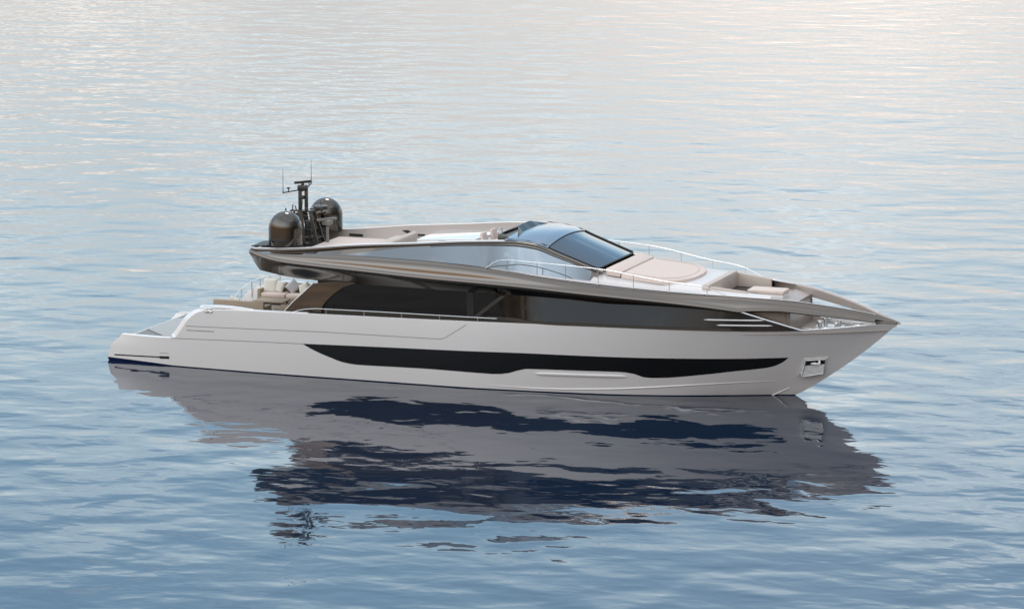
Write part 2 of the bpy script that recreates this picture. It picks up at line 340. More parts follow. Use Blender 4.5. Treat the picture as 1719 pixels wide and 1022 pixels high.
top_px = [(508, 576.7), (620, 581.5), (760, 588), (900, 593.5), (1000, 598), (1142, 601.7), (1240, 602), (1323.5, 600)]
bot_px = [(508, 576.9), (520, 584), (536, 592), (555, 600), (575, 607.5), (600, 612), (720, 619), (800, 625.5), (829, 627.6), (851, 626.5), (866, 622.5), (882, 619), (960, 621.5), (1040, 624), (1051, 625), (1063, 627), (1086, 634), (1112, 634), (1172, 629.6), (1233, 623), (1293, 616), (1308, 611), (1318, 605), (1323.6, 600.2)]
WT = [on_hull(*q) for q in top_px]; WB = [on_hull(*q) for q in bot_px]
for sd_ in (-1, 1):
    mb = MB(); off_patch(mb, WT, WB, sd_, .006, 90, 8); mb.build('hull_window', M['hglass'], yacht, ang=60)
for sd_ in (-1, 1):
    # seams, chine and boot line
    mb = MB()
    hull_line(mb, [on_hull(*q) for q in [(312, 547), (540, 557), (738, 569), (746, 567.5), (783, 545)]], sd_)
    hull_line(mb, [on_hull(*q) for q in [(287, 567.5), (400, 572), (508, 577)]], sd_)
    hull_line(mb, [on_hull(*q) for q in [(313, 554), (359, 556.5)]], sd_, .03)
    hull_line(mb, [on_hull(*q) for q in [(268, 592.5), (283, 593)]], sd_, .02)
    mb.build('panel_gap', M['groove'], yacht)
    mb = MB()
    hull_line(mb, [on_hull(*q) for q in [(192, 595), (284, 600)]], sd_, .05)
    hull_line(mb, [on_hull(*q) for q in [(268, 599.5), (284, 600)]], sd_, .10, .008)
    mb.build('platform_slot', M['black'], yacht)
    mb = MB(); c = [on_hull(*q) for q in [(780, 643), (900, 652), (1021, 653), (1100, 650), (1172, 646), (1293, 640), (1372, 637)]]
    f_ = pchip(*zip(*c)); rows = []
    for i in range(61):
        x = c[0][0]+(c[-1][0]-c[0][0])*i/60; z = f_(x); k = .035*math.sin(math.pi*min(1, i/60*1.0))
        rows.append([(x, sd_*(yh(x, z+.05)-.002), z+.05), (x, sd_*(yh(x, z)+k), z+.006), (x, sd_*(yh(x, z-.03)-.002), z-.03)])
    mb.grid(rows); mb.build('chine_rail', M['hull'], yacht, ang=20)
    # long recessed rubbing bar under the window
    mb = MB(); a = on_hull(897, 627); b = on_hull(1054, 632); rows = []
    for i in range(31):
        t = i/30; x = a[0]+(b[0]-a[0])*t; z = a[1]+(b[1]-a[1])*t; k = 1-abs(2*t-1)**14; rr = .055*k+.004; ring = []
        for q in range(10):
            an = 2*math.pi*q/10; zz = z+rr*math.sin(an); ring.append((x, sd_*(yh(x, zz)+.01+.045*k*math.cos(an)), zz))
        rows.append(ring)
    mb.grid(rows, closev=True); mb.build('rubbing_bar', M['hull'], yacht)
    # spray rails at the forefoot
    for pa, pb in (((1290, 666), (1326, 650)), ((1186, 671), (1197, 667))):
        a = on_hull(*pa); b = on_hull(*pb); P = [Vector((a[0]+(b[0]-a[0])*t, sd_*(yh(a[0]+(b[0]-a[0])*t, a[1]+(b[1]-a[1])*t)+.01), a[1]+(b[1]-a[1])*t)) for t in (0, .25, .5, .75, 1)]
        mb = MB(); mb.tube(P, [.012, .02, .02, .016, .006], 6); mb.build('spray_rail', M['white'], yacht)
    # polished anchor pocket
    q = [on_hull(*p) for p in [(1349.6, 601.5), (1389.7, 599.5), (1385, 623), (1339, 630)]]
    P = [Vector((x, sd_*(yh(x, z)), z)) for x, z in q]
    cc = sum(P, Vector())/4; nrm = (P[1]-P[0]).cross(P[3]-P[0]).normalized(); nrm = nrm if nrm.y*sd_ > 0 else -nrm
    mb = MB(); d_ = nrm*.02; inn = [cc+(p-cc)*.80-nrm*.0 for p in P]
    for i in range(4):
        j = (i+1) % 4; mb.poly([P[i]+d_, P[j]+d_, inn[j]+d_*1.4, inn[i]+d_*1.4]); mb.poly([P[i]-d_, P[j]-d_, P[j]+d_, P[i]+d_])
    ap = mb.build('anchor_pocket', M['satin'], yacht)
    mb = MB(); B_ = [p+d_*1.1 for p in inn]; rows = []
    for i in range(9):
        a = B_[0].lerp(B_[3], i/8); b = B_[1].lerp(B_[2], i/8)
        rows.append([a.lerp(b, k/8)+nrm*(.16*(i/8)+.006*random.uniform(-1, 1)) for k in range(9)])
    mb.grid(rows)
    lo = [B_[3]+nrm*.16, B_[2]+nrm*.16, B_[2], B_[3]]; mb.poly(lo); mb.poly([B_[0], B_[3]+nrm*.16, B_[3]]); mb.poly([B_[1], B_[2], B_[2]+nrm*.16]); mb.build('pocket_plate', M['satin'], ap, ang=10)
    mb = MB(); mb = MB(); up_ = nrm*.055; mb.poly([B_[0]+up_, B_[1]+up_, B_[1].lerp(B_[2], .32)+up_, B_[0].lerp(B_[3], .32)+up_]); mb.build('pocket_dark_patch', M['black'], ap)  # flat black patch across the top of the pocket plate
    mb = MB(); mb.tube([B_[0]+d_, B_[1]+d_, B_[2]+nrm*.17, B_[3]+nrm*.17, B_[0]+d_], .018, 6); mb.build('pocket_rim', M['chrome'], ap)
    mb = MB(); ct = P[0].lerp(P[1], .5).lerp(cc, .35)+nrm*.09
    mb.box(ct+Vector((0, 0, -.05)), (.36, .05, .07), .02); mb.box(ct+Vector((-.14, 0, .0)), (.07, .06, .16), .02); mb.box(ct+Vector((.15, 0, 0)), (.07, .06, .16), .02)
    mb.build('anchor', M['satin'], ap)

# decks, platform, stern ---------------------------------------------------------------------------
def deck(name, xs, zf, yf, m, th=.05, parent=yacht, nc=8, crown=0):
    mb = MB(); rows = [[(x, yf(x)*k/nc, zf(x)+crown*(1-(k/nc)**2)) for k in range(-nc, nc+1)] for x in xs]
    mb.grid(rows); return mb.build(name, m, parent)
# swim platform and its white rim
deck('swim_platform', np.linspace(1.1, 3.7, 10), lambda x: 1.0, lambda x: yh(x, 1.0)-.2, M['teakg'])
mb = MB(); mb.prism([(1.12, 1.15, 1.0), (1.12, -1.15, 1.0), (2.3, -2.25, 1.0), (3.4, -2.3, 1.0), (3.4, 2.3, 1.0), (2.3, 2.25, 1.0)], (0, 0, .045), .015); mb.build('platform_hatch', M['hatch'], yacht)
mb = MB()
for sd_ in (-1, 1):
    rows = []
    for X in np.linspace(0, 3.2, 14):
        z = zs_(X) if X < 3.03 else 1.10; x = xmap(X, z); y = yh(x, z)
        rows.append([(x, sd_*y, z), (x+.01, sd_*(y-.04), z+.02), (x+.05, sd_*(y-.2), z+.02), (x+.06, sd_*(y-.22), z-.1)])
    mb.grid(rows)
    zt = np.linspace(.03, 1.05, 6); mb.grid([[(x0_(z), sd_*yX(0, z), z), (x0_(z)-.02, sd_*(yX(0, z)-.15), z), (x0_(z)+.1, sd_*(yX(0, z)-.30), z), (x0_(z)+.45, sd_*(yX(0, z)-.42), z)] for z in zt])
mb.grid([[(1.14, 2.32*k/10, .95), (1.10, 2.32*k/10, 1.03), (1.02, 2.32*k/10, 1.01), (.98, 2.32*k/10, .9), (.6, 2.32*k/10, .03)] for k in range(-10, 11)])
mb.build('platform_rim', M['hull'], yacht)
# steep transom door between the stern wings
mb = MB(); rows = []
for k in range(-8, 9):
    y = 2.2*k/8; rows.append([(3.35, y, 1.0), (3.42, y, 1.06), (3.62, y, 1.4), (3.8, y, 1.60), (3.95, y, 1.66), (4.15, y, 1.66), (4.15, y, 1.6)])
mb.grid(rows); mb.build('garage_door', M['hull'], yacht, ang=50)
for sd_ in (-1, 1):
    for i in range(5):
        mb = MB(); mb.box((3.0+.24*i, sd_*2.45, 1.02+.15*i), (.3, .38, .12), .02); mb.build('stern_step', M['teakg'], yacht)
# stern wings: thick white bulwark edge round the cockpit
for sd_ in (-1, 1):
    mb = MB(); rows = []
    for X in list(np.linspace(3.03, 4.5, 26))+list(np.linspace(4.6, 8.6, 16)):
        z = zs_(X); y = yX(X, z); th = .34 if X < 5.4 else max(.10, .34-.20*(X-5.4)); k = max(0, min(1, (4.5-X)/.7)); k = k*k*(3-2*k)
        rows.append([(X, sd_*(y+.0), z), (X-.02*k, sd_*(y-.015), z+.02), (X-.20*k+.01, sd_*(y-.03-.13*k), z+.035+.05*k), (X-.2*k+.02, sd_*(y-th), z+.045+.05*k), (X+.03, sd_*(y-th-.03), z), (X+.05, sd_*(y-th-.04), z-.75)])
    mb.grid(rows); mb.build('stern_wing', M['white'], yacht, ang=50)
# white glossy mooring hood on the aft quarter and chrome fairlead below it
for sd_ in (-1, 1):
    mb = MB(); rows = []
    for i in range(25):
        t = i/24; px = 338+94*t; x = 4.15+2.3*t; wdt = .22*math.sin(math.pi*min(1, t*1.0+.02))**.35+.02
        y = yh(x, 2.3)-.14; z = 2.36+.09*math.sin(math.pi*t)**.6-.02*t
        rows.append([(x, sd_*(y+wdt/2), z-.07), (x, sd_*(y+wdt*.42), z-.0), (x, sd_*y, z+.03), (x, sd_*(y-wdt*.42), z), (x, sd_*(y-wdt/2), z-.07)])
    mb.grid(rows, closev=True); hd = mb.build('mooring_hood', M['white'], yacht, ang=50)
    mb = MB(); mb.box((4.55, sd_*(yh(4.5, 2.2)-.02), 2.22), (.36, .12, .1), .03); mb.lathe((4.45, sd_*(yh(4.5, 2.2)), 2.16), [(.03, 0), (.05, .03), (.03, .1), (.06, .13), (.02, .16)], 12); mb.lathe((4.65, sd_*(yh(4.5, 2.2)), 2.16), [(.03, 0), (.05, .03), (.03, .1), (.06, .13), (.02, .16)], 12)
    mb.build('fairlead', M['chrome'], yacht)
deck('cockpit_floor', np.linspace(4.0, 8.9, 8), lambda x: 1.72, lambda x: s_(x)-.28, M['teak'])

# side deck beside the saloon, and the capping of the sheer
for sd_ in (-1, 1):
    mb = MB(); rows = []
    for x in np.linspace(7.6, 18.2, 40):
        y = yX(x, zs_(x)); z = zs_(x); rows.append([(x, sd_*y, z), (x, sd_*(y-.02), z+.012), (x, sd_*(y-.10), z+.012), (x, sd_*(y-.11), z-.12), (x, sd_*(y-.6), z-.12)])
    mb.grid(rows); mb.build('side_deck', M['hull'], yacht)

# superstructure -------------------------------------------------------------------------------------
G_ = pchip([6.2, 6.55, 7.75, 8.7, 10.6, 12.94, 16.6, 19.7, 21.87, 23.54, 24.76, 26.36], [4.42, 4.33, 4.17, 4.12, 4.04, 3.93, 3.82, 3.65, 3.54, 3.41, 3.27, 2.98])
U_ = pchip([6.4, 8.6, 13, 16, 20, 22, 24.0, 24.9], [3.80, 3.60, 3.55, 3.53, 3.44, 3.40, 3.34, 3.25])       # fold where side glass begins
SH_ = pchip([6.0, 7.5, 10.3, 12.7, 14.5, 15.6, 16.3, 17.5, 19.7, 21.9, 24, 24.75], [4.50, 4.56, 4.61, 4.58, 4.52, 4.45, 4.40, 4.27, 4.09, 3.95, 3.84, 3.80])   # shoulder / bulwark top
RM_ = pchip([5.9, 7.5, 10.35, 12.6, 14.7, 16.3, 17.1, 17.85, 18.7, 19.5], [4.57, 4.65, 4.95, 5.13, 5.31, 5.37, 5.29, 5.02, 4.72, 4.44])
RY_ = pchip([5.9, 8, 14, 16.3, 17.5, 19.5], [2.45, 2.55, 2.52, 2.32, 2.16, 1.98])
STRUT = lambda x: 3.30+(2.66-3.30)*(x-24.8)/(26.8-24.8)
def wally(x):            # saloon wall half breadth at its foot
    if x < 15.5: return s_(x)-.42
    if x > 18: return s_(x)-.02
    t = (x-15.5)/2.5; t = t*t*(3-2*t); return s_(x)-.42+.40*t
SW = pchip([6, 8, 14.6, 16.8, 19.5, 25], [.20, .30, .30, .24, .30, .32])
T0_ = pchip([24.8, 26.35, 27.3], [3.80, 3.64, 3.47])
def fair(x):
    e = min(1, max(0, (x-6.1)/1.6)); e = math.sin(e*math.pi/2)         # plan rounding at the stern tip
    S = s_(x)-.32*(1-e); f = max(0, min(1, (x-20)/4.8)); uu = U_(x) if x > 6.4 else U_(6.4)+.3*((6.4-x)/.25)
    sh = SH_(x); g = G_(x); tk = 1-.5*f; m = min(1, max(0, (x-15.5)/3.5))
    return [(x, S-.36+.22*f, uu), (x, S-.16, uu+(g-uu)*.62), (x, S-.005, g-.015), (x, S-.035, g), (x, S+.02, g+.012), (x, S+.065*tk, g+.06*tk), (x, S+.062*tk, g+.105*tk),
            (x, S+.03*tk, g+.15*tk), (x, S-.005, g+.175*tk), *[(x, S-(a_*(1-m)+b_*m*(SW(x)-.06*f)), g+.20*tk+(sh-g-.20*tk)*t_) for t_, a_, b_ in ((.25, .012, .14), (.45, .03, .30), (.66, .07, .50), (.86, .15, .74))], (x, S-SW(x)+.06*f, sh)]
for sd_ in (-1, 1):
    # side glass band
    mb = MB(); rows = []
    for x in np.linspace(8.9, 26.8, 90):
        zb = zs_(x)-.10 if x < 17 else zs_(x)+.003; yb = wally(x)
        if x < 24.7: zt = U_(x); yt = s_(x)-.36 if x < 20 else s_(x)-.36+.22*(x-20)/4.7
        else: zt = max(zb+.005, min(U_(x) if x < 24.9 else 9, STRUT(x))); yt = s_(x)-.14
        yt = min(yt, s_(x)-.02)
        yb = min(yb, s_(x)-.02)
        if x > 24.7: yt = yb-(yb-(s_(x)-.14))*min(1, max(0, (zt-zb))/.6)
        rows.append([(x, sd_*(yb+(yt-yb)*k/5), zb+(zt-zb)*k/5) for k in range(6)])
    mb.grid(rows); mb.build('side_glass', M['glass'], yacht, ang=60)
    # bronze plinth strip under the glass
    mb = MB(); rows = []
    for x in np.linspace(8.3, 24.5, 60):
        zb = zs_(x)-.10 if x < 17 else zs_(x)+.004; y = wally(x)+.012; h = .10+(.16 if x < 17 else .0)
        rows.append([(x, sd_*y, zb), (x, sd_*y, zb+h), (x, sd_*(y-.02), zb+h+.01)])
    mb.grid(rows); mb.build('glass_plinth', M['mast'], yacht)
    # fly bridge side body: fold -> groove -> tube -> band -> shoulder
    mb = MB(); mb.grid([[(px_, sd_*py_, pz_) for px_, py_, pz_ in fair(x)] for x in list(np.linspace(6.15, 8, 14))+list(np.linspace(8.3, 24.8, 90))])
    mb.build('side_fairing', M['bronze'], yacht, ang=58)
    mb = MB(); mb.tube([(x, sd_*(s_(x)-SW(x)+.02+.06*max(0, (x-20)/4.8)), SH_(x)+.006) for x in np.linspace(17.2, 24.75, 40)], .014, 6); mb.build('edge_highlight', M['white'], yacht)  # white tube drawn in as the bright highlight along the bulwark top
    # dark line in the groove
    mb = MB(); mb.grid([[(x, sd_*(s_(x)-.01), G_(x)-.03*(1 if x < 22 else 1)), (x, sd_*(s_(x)+.012), G_(x)-.012), (x, sd_*(s_(x)+.016), G_(x)+.012)] for x in np.linspace(7.9, 24.6, 70)])
    mb.build('groove_trim', M['black'], yacht)
    # upper cabin side: bronze aft, mirror glass inset
    def up(x, t, off=0):
        e = min(1, max(0, (x-6.1)/1.6)); e = math.sin(e*math.pi/2)
        yb = s_(x)-.32*(1-e)-SW(x); zb = SH_(x)
        if x > 15.6:
            k = min(1, (x-15.6)/.9); yb = yb+(RY_(x)+.32-yb)*k; zb = zb-.05*k-.02
        yt, zt = RY_(x)+.03, RM_(x)-.10
        if zt < zb: zt = zb
        return (x, sd_*(yb+(yt-yb)*t+off), zb+(zt-zb)*t)
    mb = MB(); mb.grid([[up(x, k/6) for k in range(7)] for x in np.linspace(6.15, 19.45, 80)]); mb.build('cabin_side', M['bronze'], yacht)
    mb = MB(); rows = []
    for i in range(81):
        x = 10.0+(19.2-10.0)*i/80
        t0 = .02; t1 = .93 if x > 12.3 else .93*((x-10.0)/2.3)**.6
        rows.append([up(x, t0+(t1-t0)*k/6, .008) for k in range(7)])
    mb.grid(rows); mb.build('cabin_window', M['mirror'], yacht, ang=60)
    # black seal over the window
    mb = MB(); rows = []
    for x in np.linspace(13.2, 19.35, 50): rows.append([up(x, .915, .014), up(x, .97, .014)])
    mb.grid(rows); mb.build('window_seal', M['black'], yacht)
    # rounded bronze rim that sweeps down to the windscreen foot
    mb = MB(); rows = []
    for x in np.linspace(6.1, 19.6, 90):
        y, z = RY_(x), RM_(x); rows.append([(x, sd_*(y+.03), z-.10), (x, sd_*(y+.065), z-.06), (x, sd_*(y+.06), z-.02), (x, sd_*(y+.02), z), (x, sd_*(y-(.02 if x < 15.8 else .2)), z+.012)])
    mb.grid(rows); mb.build('cabin_rim', M['bronze'], yacht, ang=60)

# coaming of the fly bridge
FL = lambda x: RM_(x)-.52
mb = MB()
for sd_ in (-1, 1):
    rows = []
    for x in np.linspace(6.1, 16.0, 60):
        y, z = RY_(x), RM_(x); rows.append([(x, sd_*(y+.02), z), (x, sd_*(y-.02), z+.018), (x, sd_*(y-.13), z+.018), (x, sd_*(y-.15), z)])
    mb.grid(rows)
mb.build('coaming_cap', M['white'], yacht)
mb = MB()
for sd_ in (-1, 1):
    mb.grid([[(x, sd_*(RY_(x)-.15), RM_(x)), (x, sd_*(RY_(x)-.20), RM_(x)-.25), (x, sd_*(RY_(x)-.32), FL(x))] for x in np.linspace(6.1, 16.0, 50)])
mb.build('coaming_wall', M['taupe'], yacht)
deck('flybridge_floor', np.linspace(6.1, 16.2, 40), FL, lambda x: RY_(x)-.3, M['deckw'])
# underside and aft edge of the fly bridge
mb = MB(); rows = []
for x in np.linspace(6.4, 9.4, 14):
    e = math.sin(min(1, (x-6.1)/1.6)*math.pi/2); y0 = s_(x)-.32*(1-e)-.36; rows.append([(x, y0*k/8, U_(x)+.0) for k in range(-8, 9)])
mb.grid(rows)
rows = []
P0 = fair(6.15)
for k in range(-14, 15):
    q = k/14; rows.append([(6.45, P0[0][1]*q, U_(6.4))]+[(x-.12*(1-q**6), y*q, z) for x, y, z in P0]+[(6.05+.05*q**6, (RY_(6.1)+.05)*q, 4.56), (6.5, (RY_(6.1)+.02)*q, 4.61), (6.9, (RY_(6.6)-.05)*q, 4.62)])
mb.grid(rows); mb.build('flybridge_overhang', M['bronze'], yacht, ang=30)
for sd_ in (-1, 1):
    mb = MB(); mb.prism([(6.0, sd_*2.35, 4.62), (5.98, sd_*1.2, 4.63), (6.75, sd_*1.15, 4.70), (6.6, sd_*2.3, 4.66)], (0, 0, .03)); mb.build('aft_grille', M['black'], yacht)
# saloon aft bulkhead
mb = MB(); mb.box((8.75, 0, 2.65), (.08, 5.0, 2.0), .01); mb.build('saloon_door', M['glass'], yacht)
# buttresses flanking the cockpit
for sd_ in (-1, 1):
    q = [(478, 524), (492, 508), (510, 492), (528, 475), (560, 472), (600, 474), (578, 481), (562, 492), (549, 505), (543, 513), (541, 520.5), (541, 527)]
    P = [aty(px, py, -2.84) for px, py in q]
    P = [(x, sd_*2.93, z) for x, z in P]
    mb = MB(); mb.prism(P, (0, -sd_*.12, 0)); mb.build('buttress', M['bronze'], yacht, ang=30)
    mb = MB(); mb.tube([Vector((p[0]-.01, p[1]-sd_*.0, p[2]+.01)) for p in P[:4]], .018, 6); mb.build('buttress_edge', M['chrome'], yacht)
    # mullion and diagonal bar on the glass
    mb = MB()
    for xa, xb, xc, xd, o_ in ((14.72, 14.98, 14.72, 14.98, .012),):
        mb.grid([[(xa+(xc-xa)*t, sd_*(wally(15)+(s_(15)-.36-wally(15))*t+o_), zs_(15)+.12+(U_(15)-zs_(15)-.14)*t), (xb+(xd-xb)*t, sd_*(wally(15)+(s_(15)-.36-wally(15))*t+o_), zs_(15)+.12+(U_(15)-zs_(15)-.14)*t)] for t in np.linspace(0, 1, 5)])
    mb.build('mullion', M['black'], yacht)
    mb = MB(); rows = []
    for t in np.linspace(0, 1, 8):
        z = zs_(15)-.02+(U_(15.5)-zs_(15)-.05)*t; row = []
        for dx_ in (0, .2):
            x = 14.78+1.25*t+dx_; row.append((x, sd_*(wally(x)+(s_(x)-.36-wally(x))*t+.016), z))
        rows.append(row)
    mb.grid(rows); mb.build('diagonal_bar', M['mast'], yacht)
    # two polished bars at the fore end of the glass
    mb = MB()
    for a, b in (((1180, 537), (1283, 538.6)), ((1200, 547), (1295, 548.2))):
        pa = aty(a[0], a[1], -s_(23.3)); pb = aty(b[0], b[1], -s_(25.4)); P = []
        for t in np.linspace(0, 1, 14):
            x = pa[0]+(pb[0]-pa[0])*t; z = pa[1]+(pb[1]-pa[1])*t; P.append((x, sd_*(s_(x)-.01), z))
        mb.tube(P, [.004]+[.028]*12+[.004], 6)
    mb.build('polished_bar', M['white'], yacht)
    # bow beam
    T_ = pchip([24.8, 26.35, 27.3, 28.4, 29.2, 29.95], [SH_(24.75), 3.69, 3.55, 3.34, 3.14, 2.90])
    B__ = pchip([24.7, 25.9, 27.05, 28.6, 29.2, 29.95], [3.30, 3.32, 3.20, 2.99, 2.88, 2.80])
    mb = MB(); rows = []; inner = []
    F0 = fair(24.8)[2:]; S0 = s_(24.8); zb0, zt0 = F0[0][2], F0[-1][2]; B0 = B__(24.7)
    for x in np.linspace(24.8, 29.95, 60):
        t, b = T_(x), B__(x)-.02*max(0, 1-(x-24.8)/.5); y = s_(x); k = min(1, y/.5)
        rows.append([(x, sd_*max(0, y-.12*k), b)]+[(x, sd_*max(0, y+(py_-S0)*k), b+(t-b)*(pz_-zb0)/(zt0-zb0)) for _, py_, pz_ in F0])
        inner.append([(x, sd_*max(0, y-.12*k), b), (x, sd_*max(0, y-.24*k), b+.03), (x, sd_*max(0, y-.32*k), t-.05), (x, sd_*max(0, y-.26*k), t)])
    mb.grid(rows); mb.build('bow_beam', M['bronze'], yacht, ang=58)
    mb2 = MB(); mb2.tube([(x, sd_*(s_(x)-.24*min(1, s_(x)/.5)), T_(x)+.004) for x in np.linspace(24.75, 29.2, 40)], .013, 6); mb2.build('edge_highlight', M['white'], yacht)  # the painted edge highlight carried on along the bow beam
    mb = MB(); mb.grid(inner); mb.build('beam_lining', M['taupe'], yacht, ang=40)
    # strut along the edge of the bow opening
    mb = MB(); P = [(x, sd_*(s_(x)-.02), STRUT(x)+.01) for x in np.linspace(24.75, 26.85, 10)]; mb.tube(P, .035, 6); mb.build('opening_edge', M['chrome'], yacht)
    # capping of the sheer at the bow
    mb = MB(); mb.grid([[(xmap(X, zs_(X)), sd_*yX(X, zs_(X)), zs_(X)), (xmap(X, zs_(X)), sd_*(yX(X, zs_(X))-.02), zs_(X)+.02), (xmap(X, zs_(X)), sd_*max(0, yX(X, zs_(X))-.12), zs_(X)+.02), (xmap(X, zs_(X)), sd_*max(0, yX(X, zs_(X))-.13), zs_(X)-.15)] for X in np.linspace(26.3, 29.9, 30)])
    mb.build('bow_capping', M['white'], yacht)
# bow tip nose
mb = MB(); rows = []
for i in range(12):
    t = i/11; x = 29.25+.78*t; y = s_(min(x, 29.95))*1.02*(1-t*.3); z0, z1 = 2.84, 3.06-.2*t
    rows.append([(x, y, z0-.0), (x, y, z1-.05), (x, y*.6, z1), (x, 0, z1+.02), (x, -y*.6, z1), (x, -y, z1-.05), (x, -y, z0)])
mb.grid(rows, closev=True); mb.build('bow_nose', M['bronze'], yacht, ang=50)

# roof, windscreen -------------------------------------------------------------------------------------
def roofp(x, q, z): return (x, RY_(x)*q, z)
mb = MB(); rows = []
for x in np.linspace(15.95, 17.55, 16):
    t = (x-15.95)/1.6; row = []
    for k in range(-12, 13):
        q = k/12; zc_ = RM_(min(x, 17.0))+.06*(1-t*.2)
        z = RM_(x)+.10*(1-q*q)*(1-.3*t)+(0 if abs(q) > .9 else .0)
        zz = 5.37-.10*t-.08*t*t-.0
        z = RM_(x)+.018+(.13+.04*t)*(1-q*q)**.9
        row.append(roofp(x, q, z))
    rows.append(row)
mb.grid(rows); mb.build('roof_panel', M['roof'], yacht, ang=60)
for sd_ in (-1, 1):
    mb = MB(); mb.tube([(16.0, sd_*RY_(16)*.93, 5.43), (16.8, sd_*RY_(16.8)*.93, 5.38), (17.5, sd_*2.0, 5.25)], .012, 6); mb.build('roof_seam', M['seam'], yacht)
mb = MB(); rows = []
for i in range(17):
    t = i/16; row = []
    for k in range(-14, 15):
        q = k/14; bow = .22*(1-q*q); x = 17.52+(19.40-17.52)*t+bow*(t*.6+.1); y = (2.0-.08*t)*q; z = RM_(17.52+1.88*t)+.03+(.17-.09*t)*(1-q*q)
        row.append((x, y, z))
    rows.append(row)
mb.grid(rows); mb.build('windscreen', M['wind'], yacht, ang=80)
mb = MB()
mb.tube([(17.54+.022*(1-(k/14)**2), 2.0*k/14, RM_(17.52)+.035+.17*(1-(k/14)**2)) for k in range(-14, 15)], .02, 6)
mb.tube([(17.52+1.88*t, 2.0-.08*t, RM_(17.52+1.88*t)+.05) for t in np.linspace(0, 1, 12)], .04, 6)
mb.tube([(17.52+1.88*t, -2.0+.08*t, RM_(17.52+1.88*t)+.03) for t in np.linspace(0, 1, 12)], .012, 6)
mb.tube([(19.42+.155*(1-(k/14)**2), 1.93*k/14, RM_(19.4)+.02+.08*(1-(k/14)**2)) for k in range(-14, 15)], .03, 6)
mb.build('windscreen_frame', M['black'], yacht)
# helm wind deflector on the roof's aft edge
mb = MB(); rows = []
for k in range(-10, 11):
    q = k/10; x = 16.25-.0*(1-q*q); zb = 5.40+.10*(1-q*q); h = .30-.10*(1-q*q)-.22*max(0, q-.3)/.7
    rows.append([(x+.05*(1-abs(q)**3)-.05, 1.62*q, zb-.04), (x-.32*(1-q*q)-.04, 1.58*q, zb+h)])
mb.grid(rows); mb.build('wind_deflector', M['hglass'], yacht)

# foredeck ---------------------------------------------------------------------------------------------
# side walkway from the black notch forward
for sd_ in (-1, 1):
    mb = MB(); rows = []
    for x in np.linspace(15.5, 19.5, 26):
        k = min(1, (x-15.5)/.9); yo = s_(x)-.27; zo = SH_(x); yi = RY_(x)+.26+(yo-.05-RY_(x)-.26)*(1-k)
        rows.append([(x, sd_*(yo+.02), zo), (x, sd_*(yo-.06), zo+.01), (x, sd_*(yo-.08), zo-.06), (x, sd_*yi, zo-.03)])
    mb.grid(rows); mb.build('side_walkway', M['deckw'], yacht)
DZ = pchip([19.3, 20, 22.4, 23.3], [4.30, 4.20, 4.06, 4.02])      # crown of the deck under the sun pad
mb = MB(); rows = []
for x in np.linspace(19.3, 23.3, 30):
    row = []; yo = s_(x)-.27; zo = SH_(x); zc_ = DZ(x)
    for q, zz in ((1, zo), (.97, zo+.012), (.94, zo-.03), (.74, zc_-.06), (.70, zc_), (.35, zc_+.02), (0, zc_+.03)): row.append((x, -yo*q, zz))
    rows.append(row+[(p[0], -p[1], p[2]) for p in row[-2::-1]])
mb.grid(rows); mb.build('foredeck', M['deckw'], yacht, ang=50)
# lounge well: floor, inner walls, taupe inner bulwarks
FZ = 3.55
mb = MB(); rows = []
for x in np.linspace(23.3, 24.95, 8): rows.append([(x, (s_(x)-.2)*k/8, FZ) for k in range(-8, 9)])
mb.grid(rows); mb.build('lounge_floor', M['dark'], yacht)
mb = MB(); mb.grid([[(x, (s_(x)-.2)*k/8, FZ+.01-.3*max(0, x-25.8)) for k in range(-8, 9)] for x in np.linspace(24.95, 26.3, 8)]); mb.build('lounge_step', M['taupe'], yacht)
for sd_ in (-1, 1):
    mb = MB(); top = lambda x: SH_(x) if x < 24.7 else max(STRUT(x)+.03, 2.66)
    mb.grid([[(x, sd_*(s_(x)-.24), top(x)), (x, sd_*(s_(x)-.27), top(x)-.02), (x, sd_*(s_(x)-.31), min(FZ, top(x)-.05) if x < 25.9 else 2.5)] for x in np.linspace(23.3, 26.8, 40)])
    mb.build('inner_bulwark', M['taupe'], yacht)
for sd_ in (-1, 1):
    mb = MB(); rows = []
    for x in np.linspace(23.3, 25.7, 16):
        yo = s_(x)-.25; zo = SH_(x)+.005 if x < 24.8 else T0_(x)-.01; rows.append([(x, sd_*yo, zo), (x, sd_*(yo-.06), zo+.02), (x, sd_*(1.66-.12*(x-23.3)), min(3.98-.07*(x-23.3), zo+.08))])
    mb.grid(rows); mb.build('lounge_shelf', M['deckw'], yacht)
for sd_ in (-1, 1):
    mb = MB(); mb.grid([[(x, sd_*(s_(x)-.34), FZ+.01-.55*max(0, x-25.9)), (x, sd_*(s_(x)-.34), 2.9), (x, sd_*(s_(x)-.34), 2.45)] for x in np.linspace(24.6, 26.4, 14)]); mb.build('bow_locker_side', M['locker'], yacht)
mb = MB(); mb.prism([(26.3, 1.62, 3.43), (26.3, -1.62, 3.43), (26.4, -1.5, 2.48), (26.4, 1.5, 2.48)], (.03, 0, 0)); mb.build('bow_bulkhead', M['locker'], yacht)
mb = MB(); rows = [[(x, (max(0.02, s_(x)-.1))*k/6, 2.50+.02*(x-26.3)) for k in range(-6, 7)] for x in np.linspace(24.9, 29.6, 20)]
mb.grid(rows); mb.build('bow_deck', M['teak'], yacht)
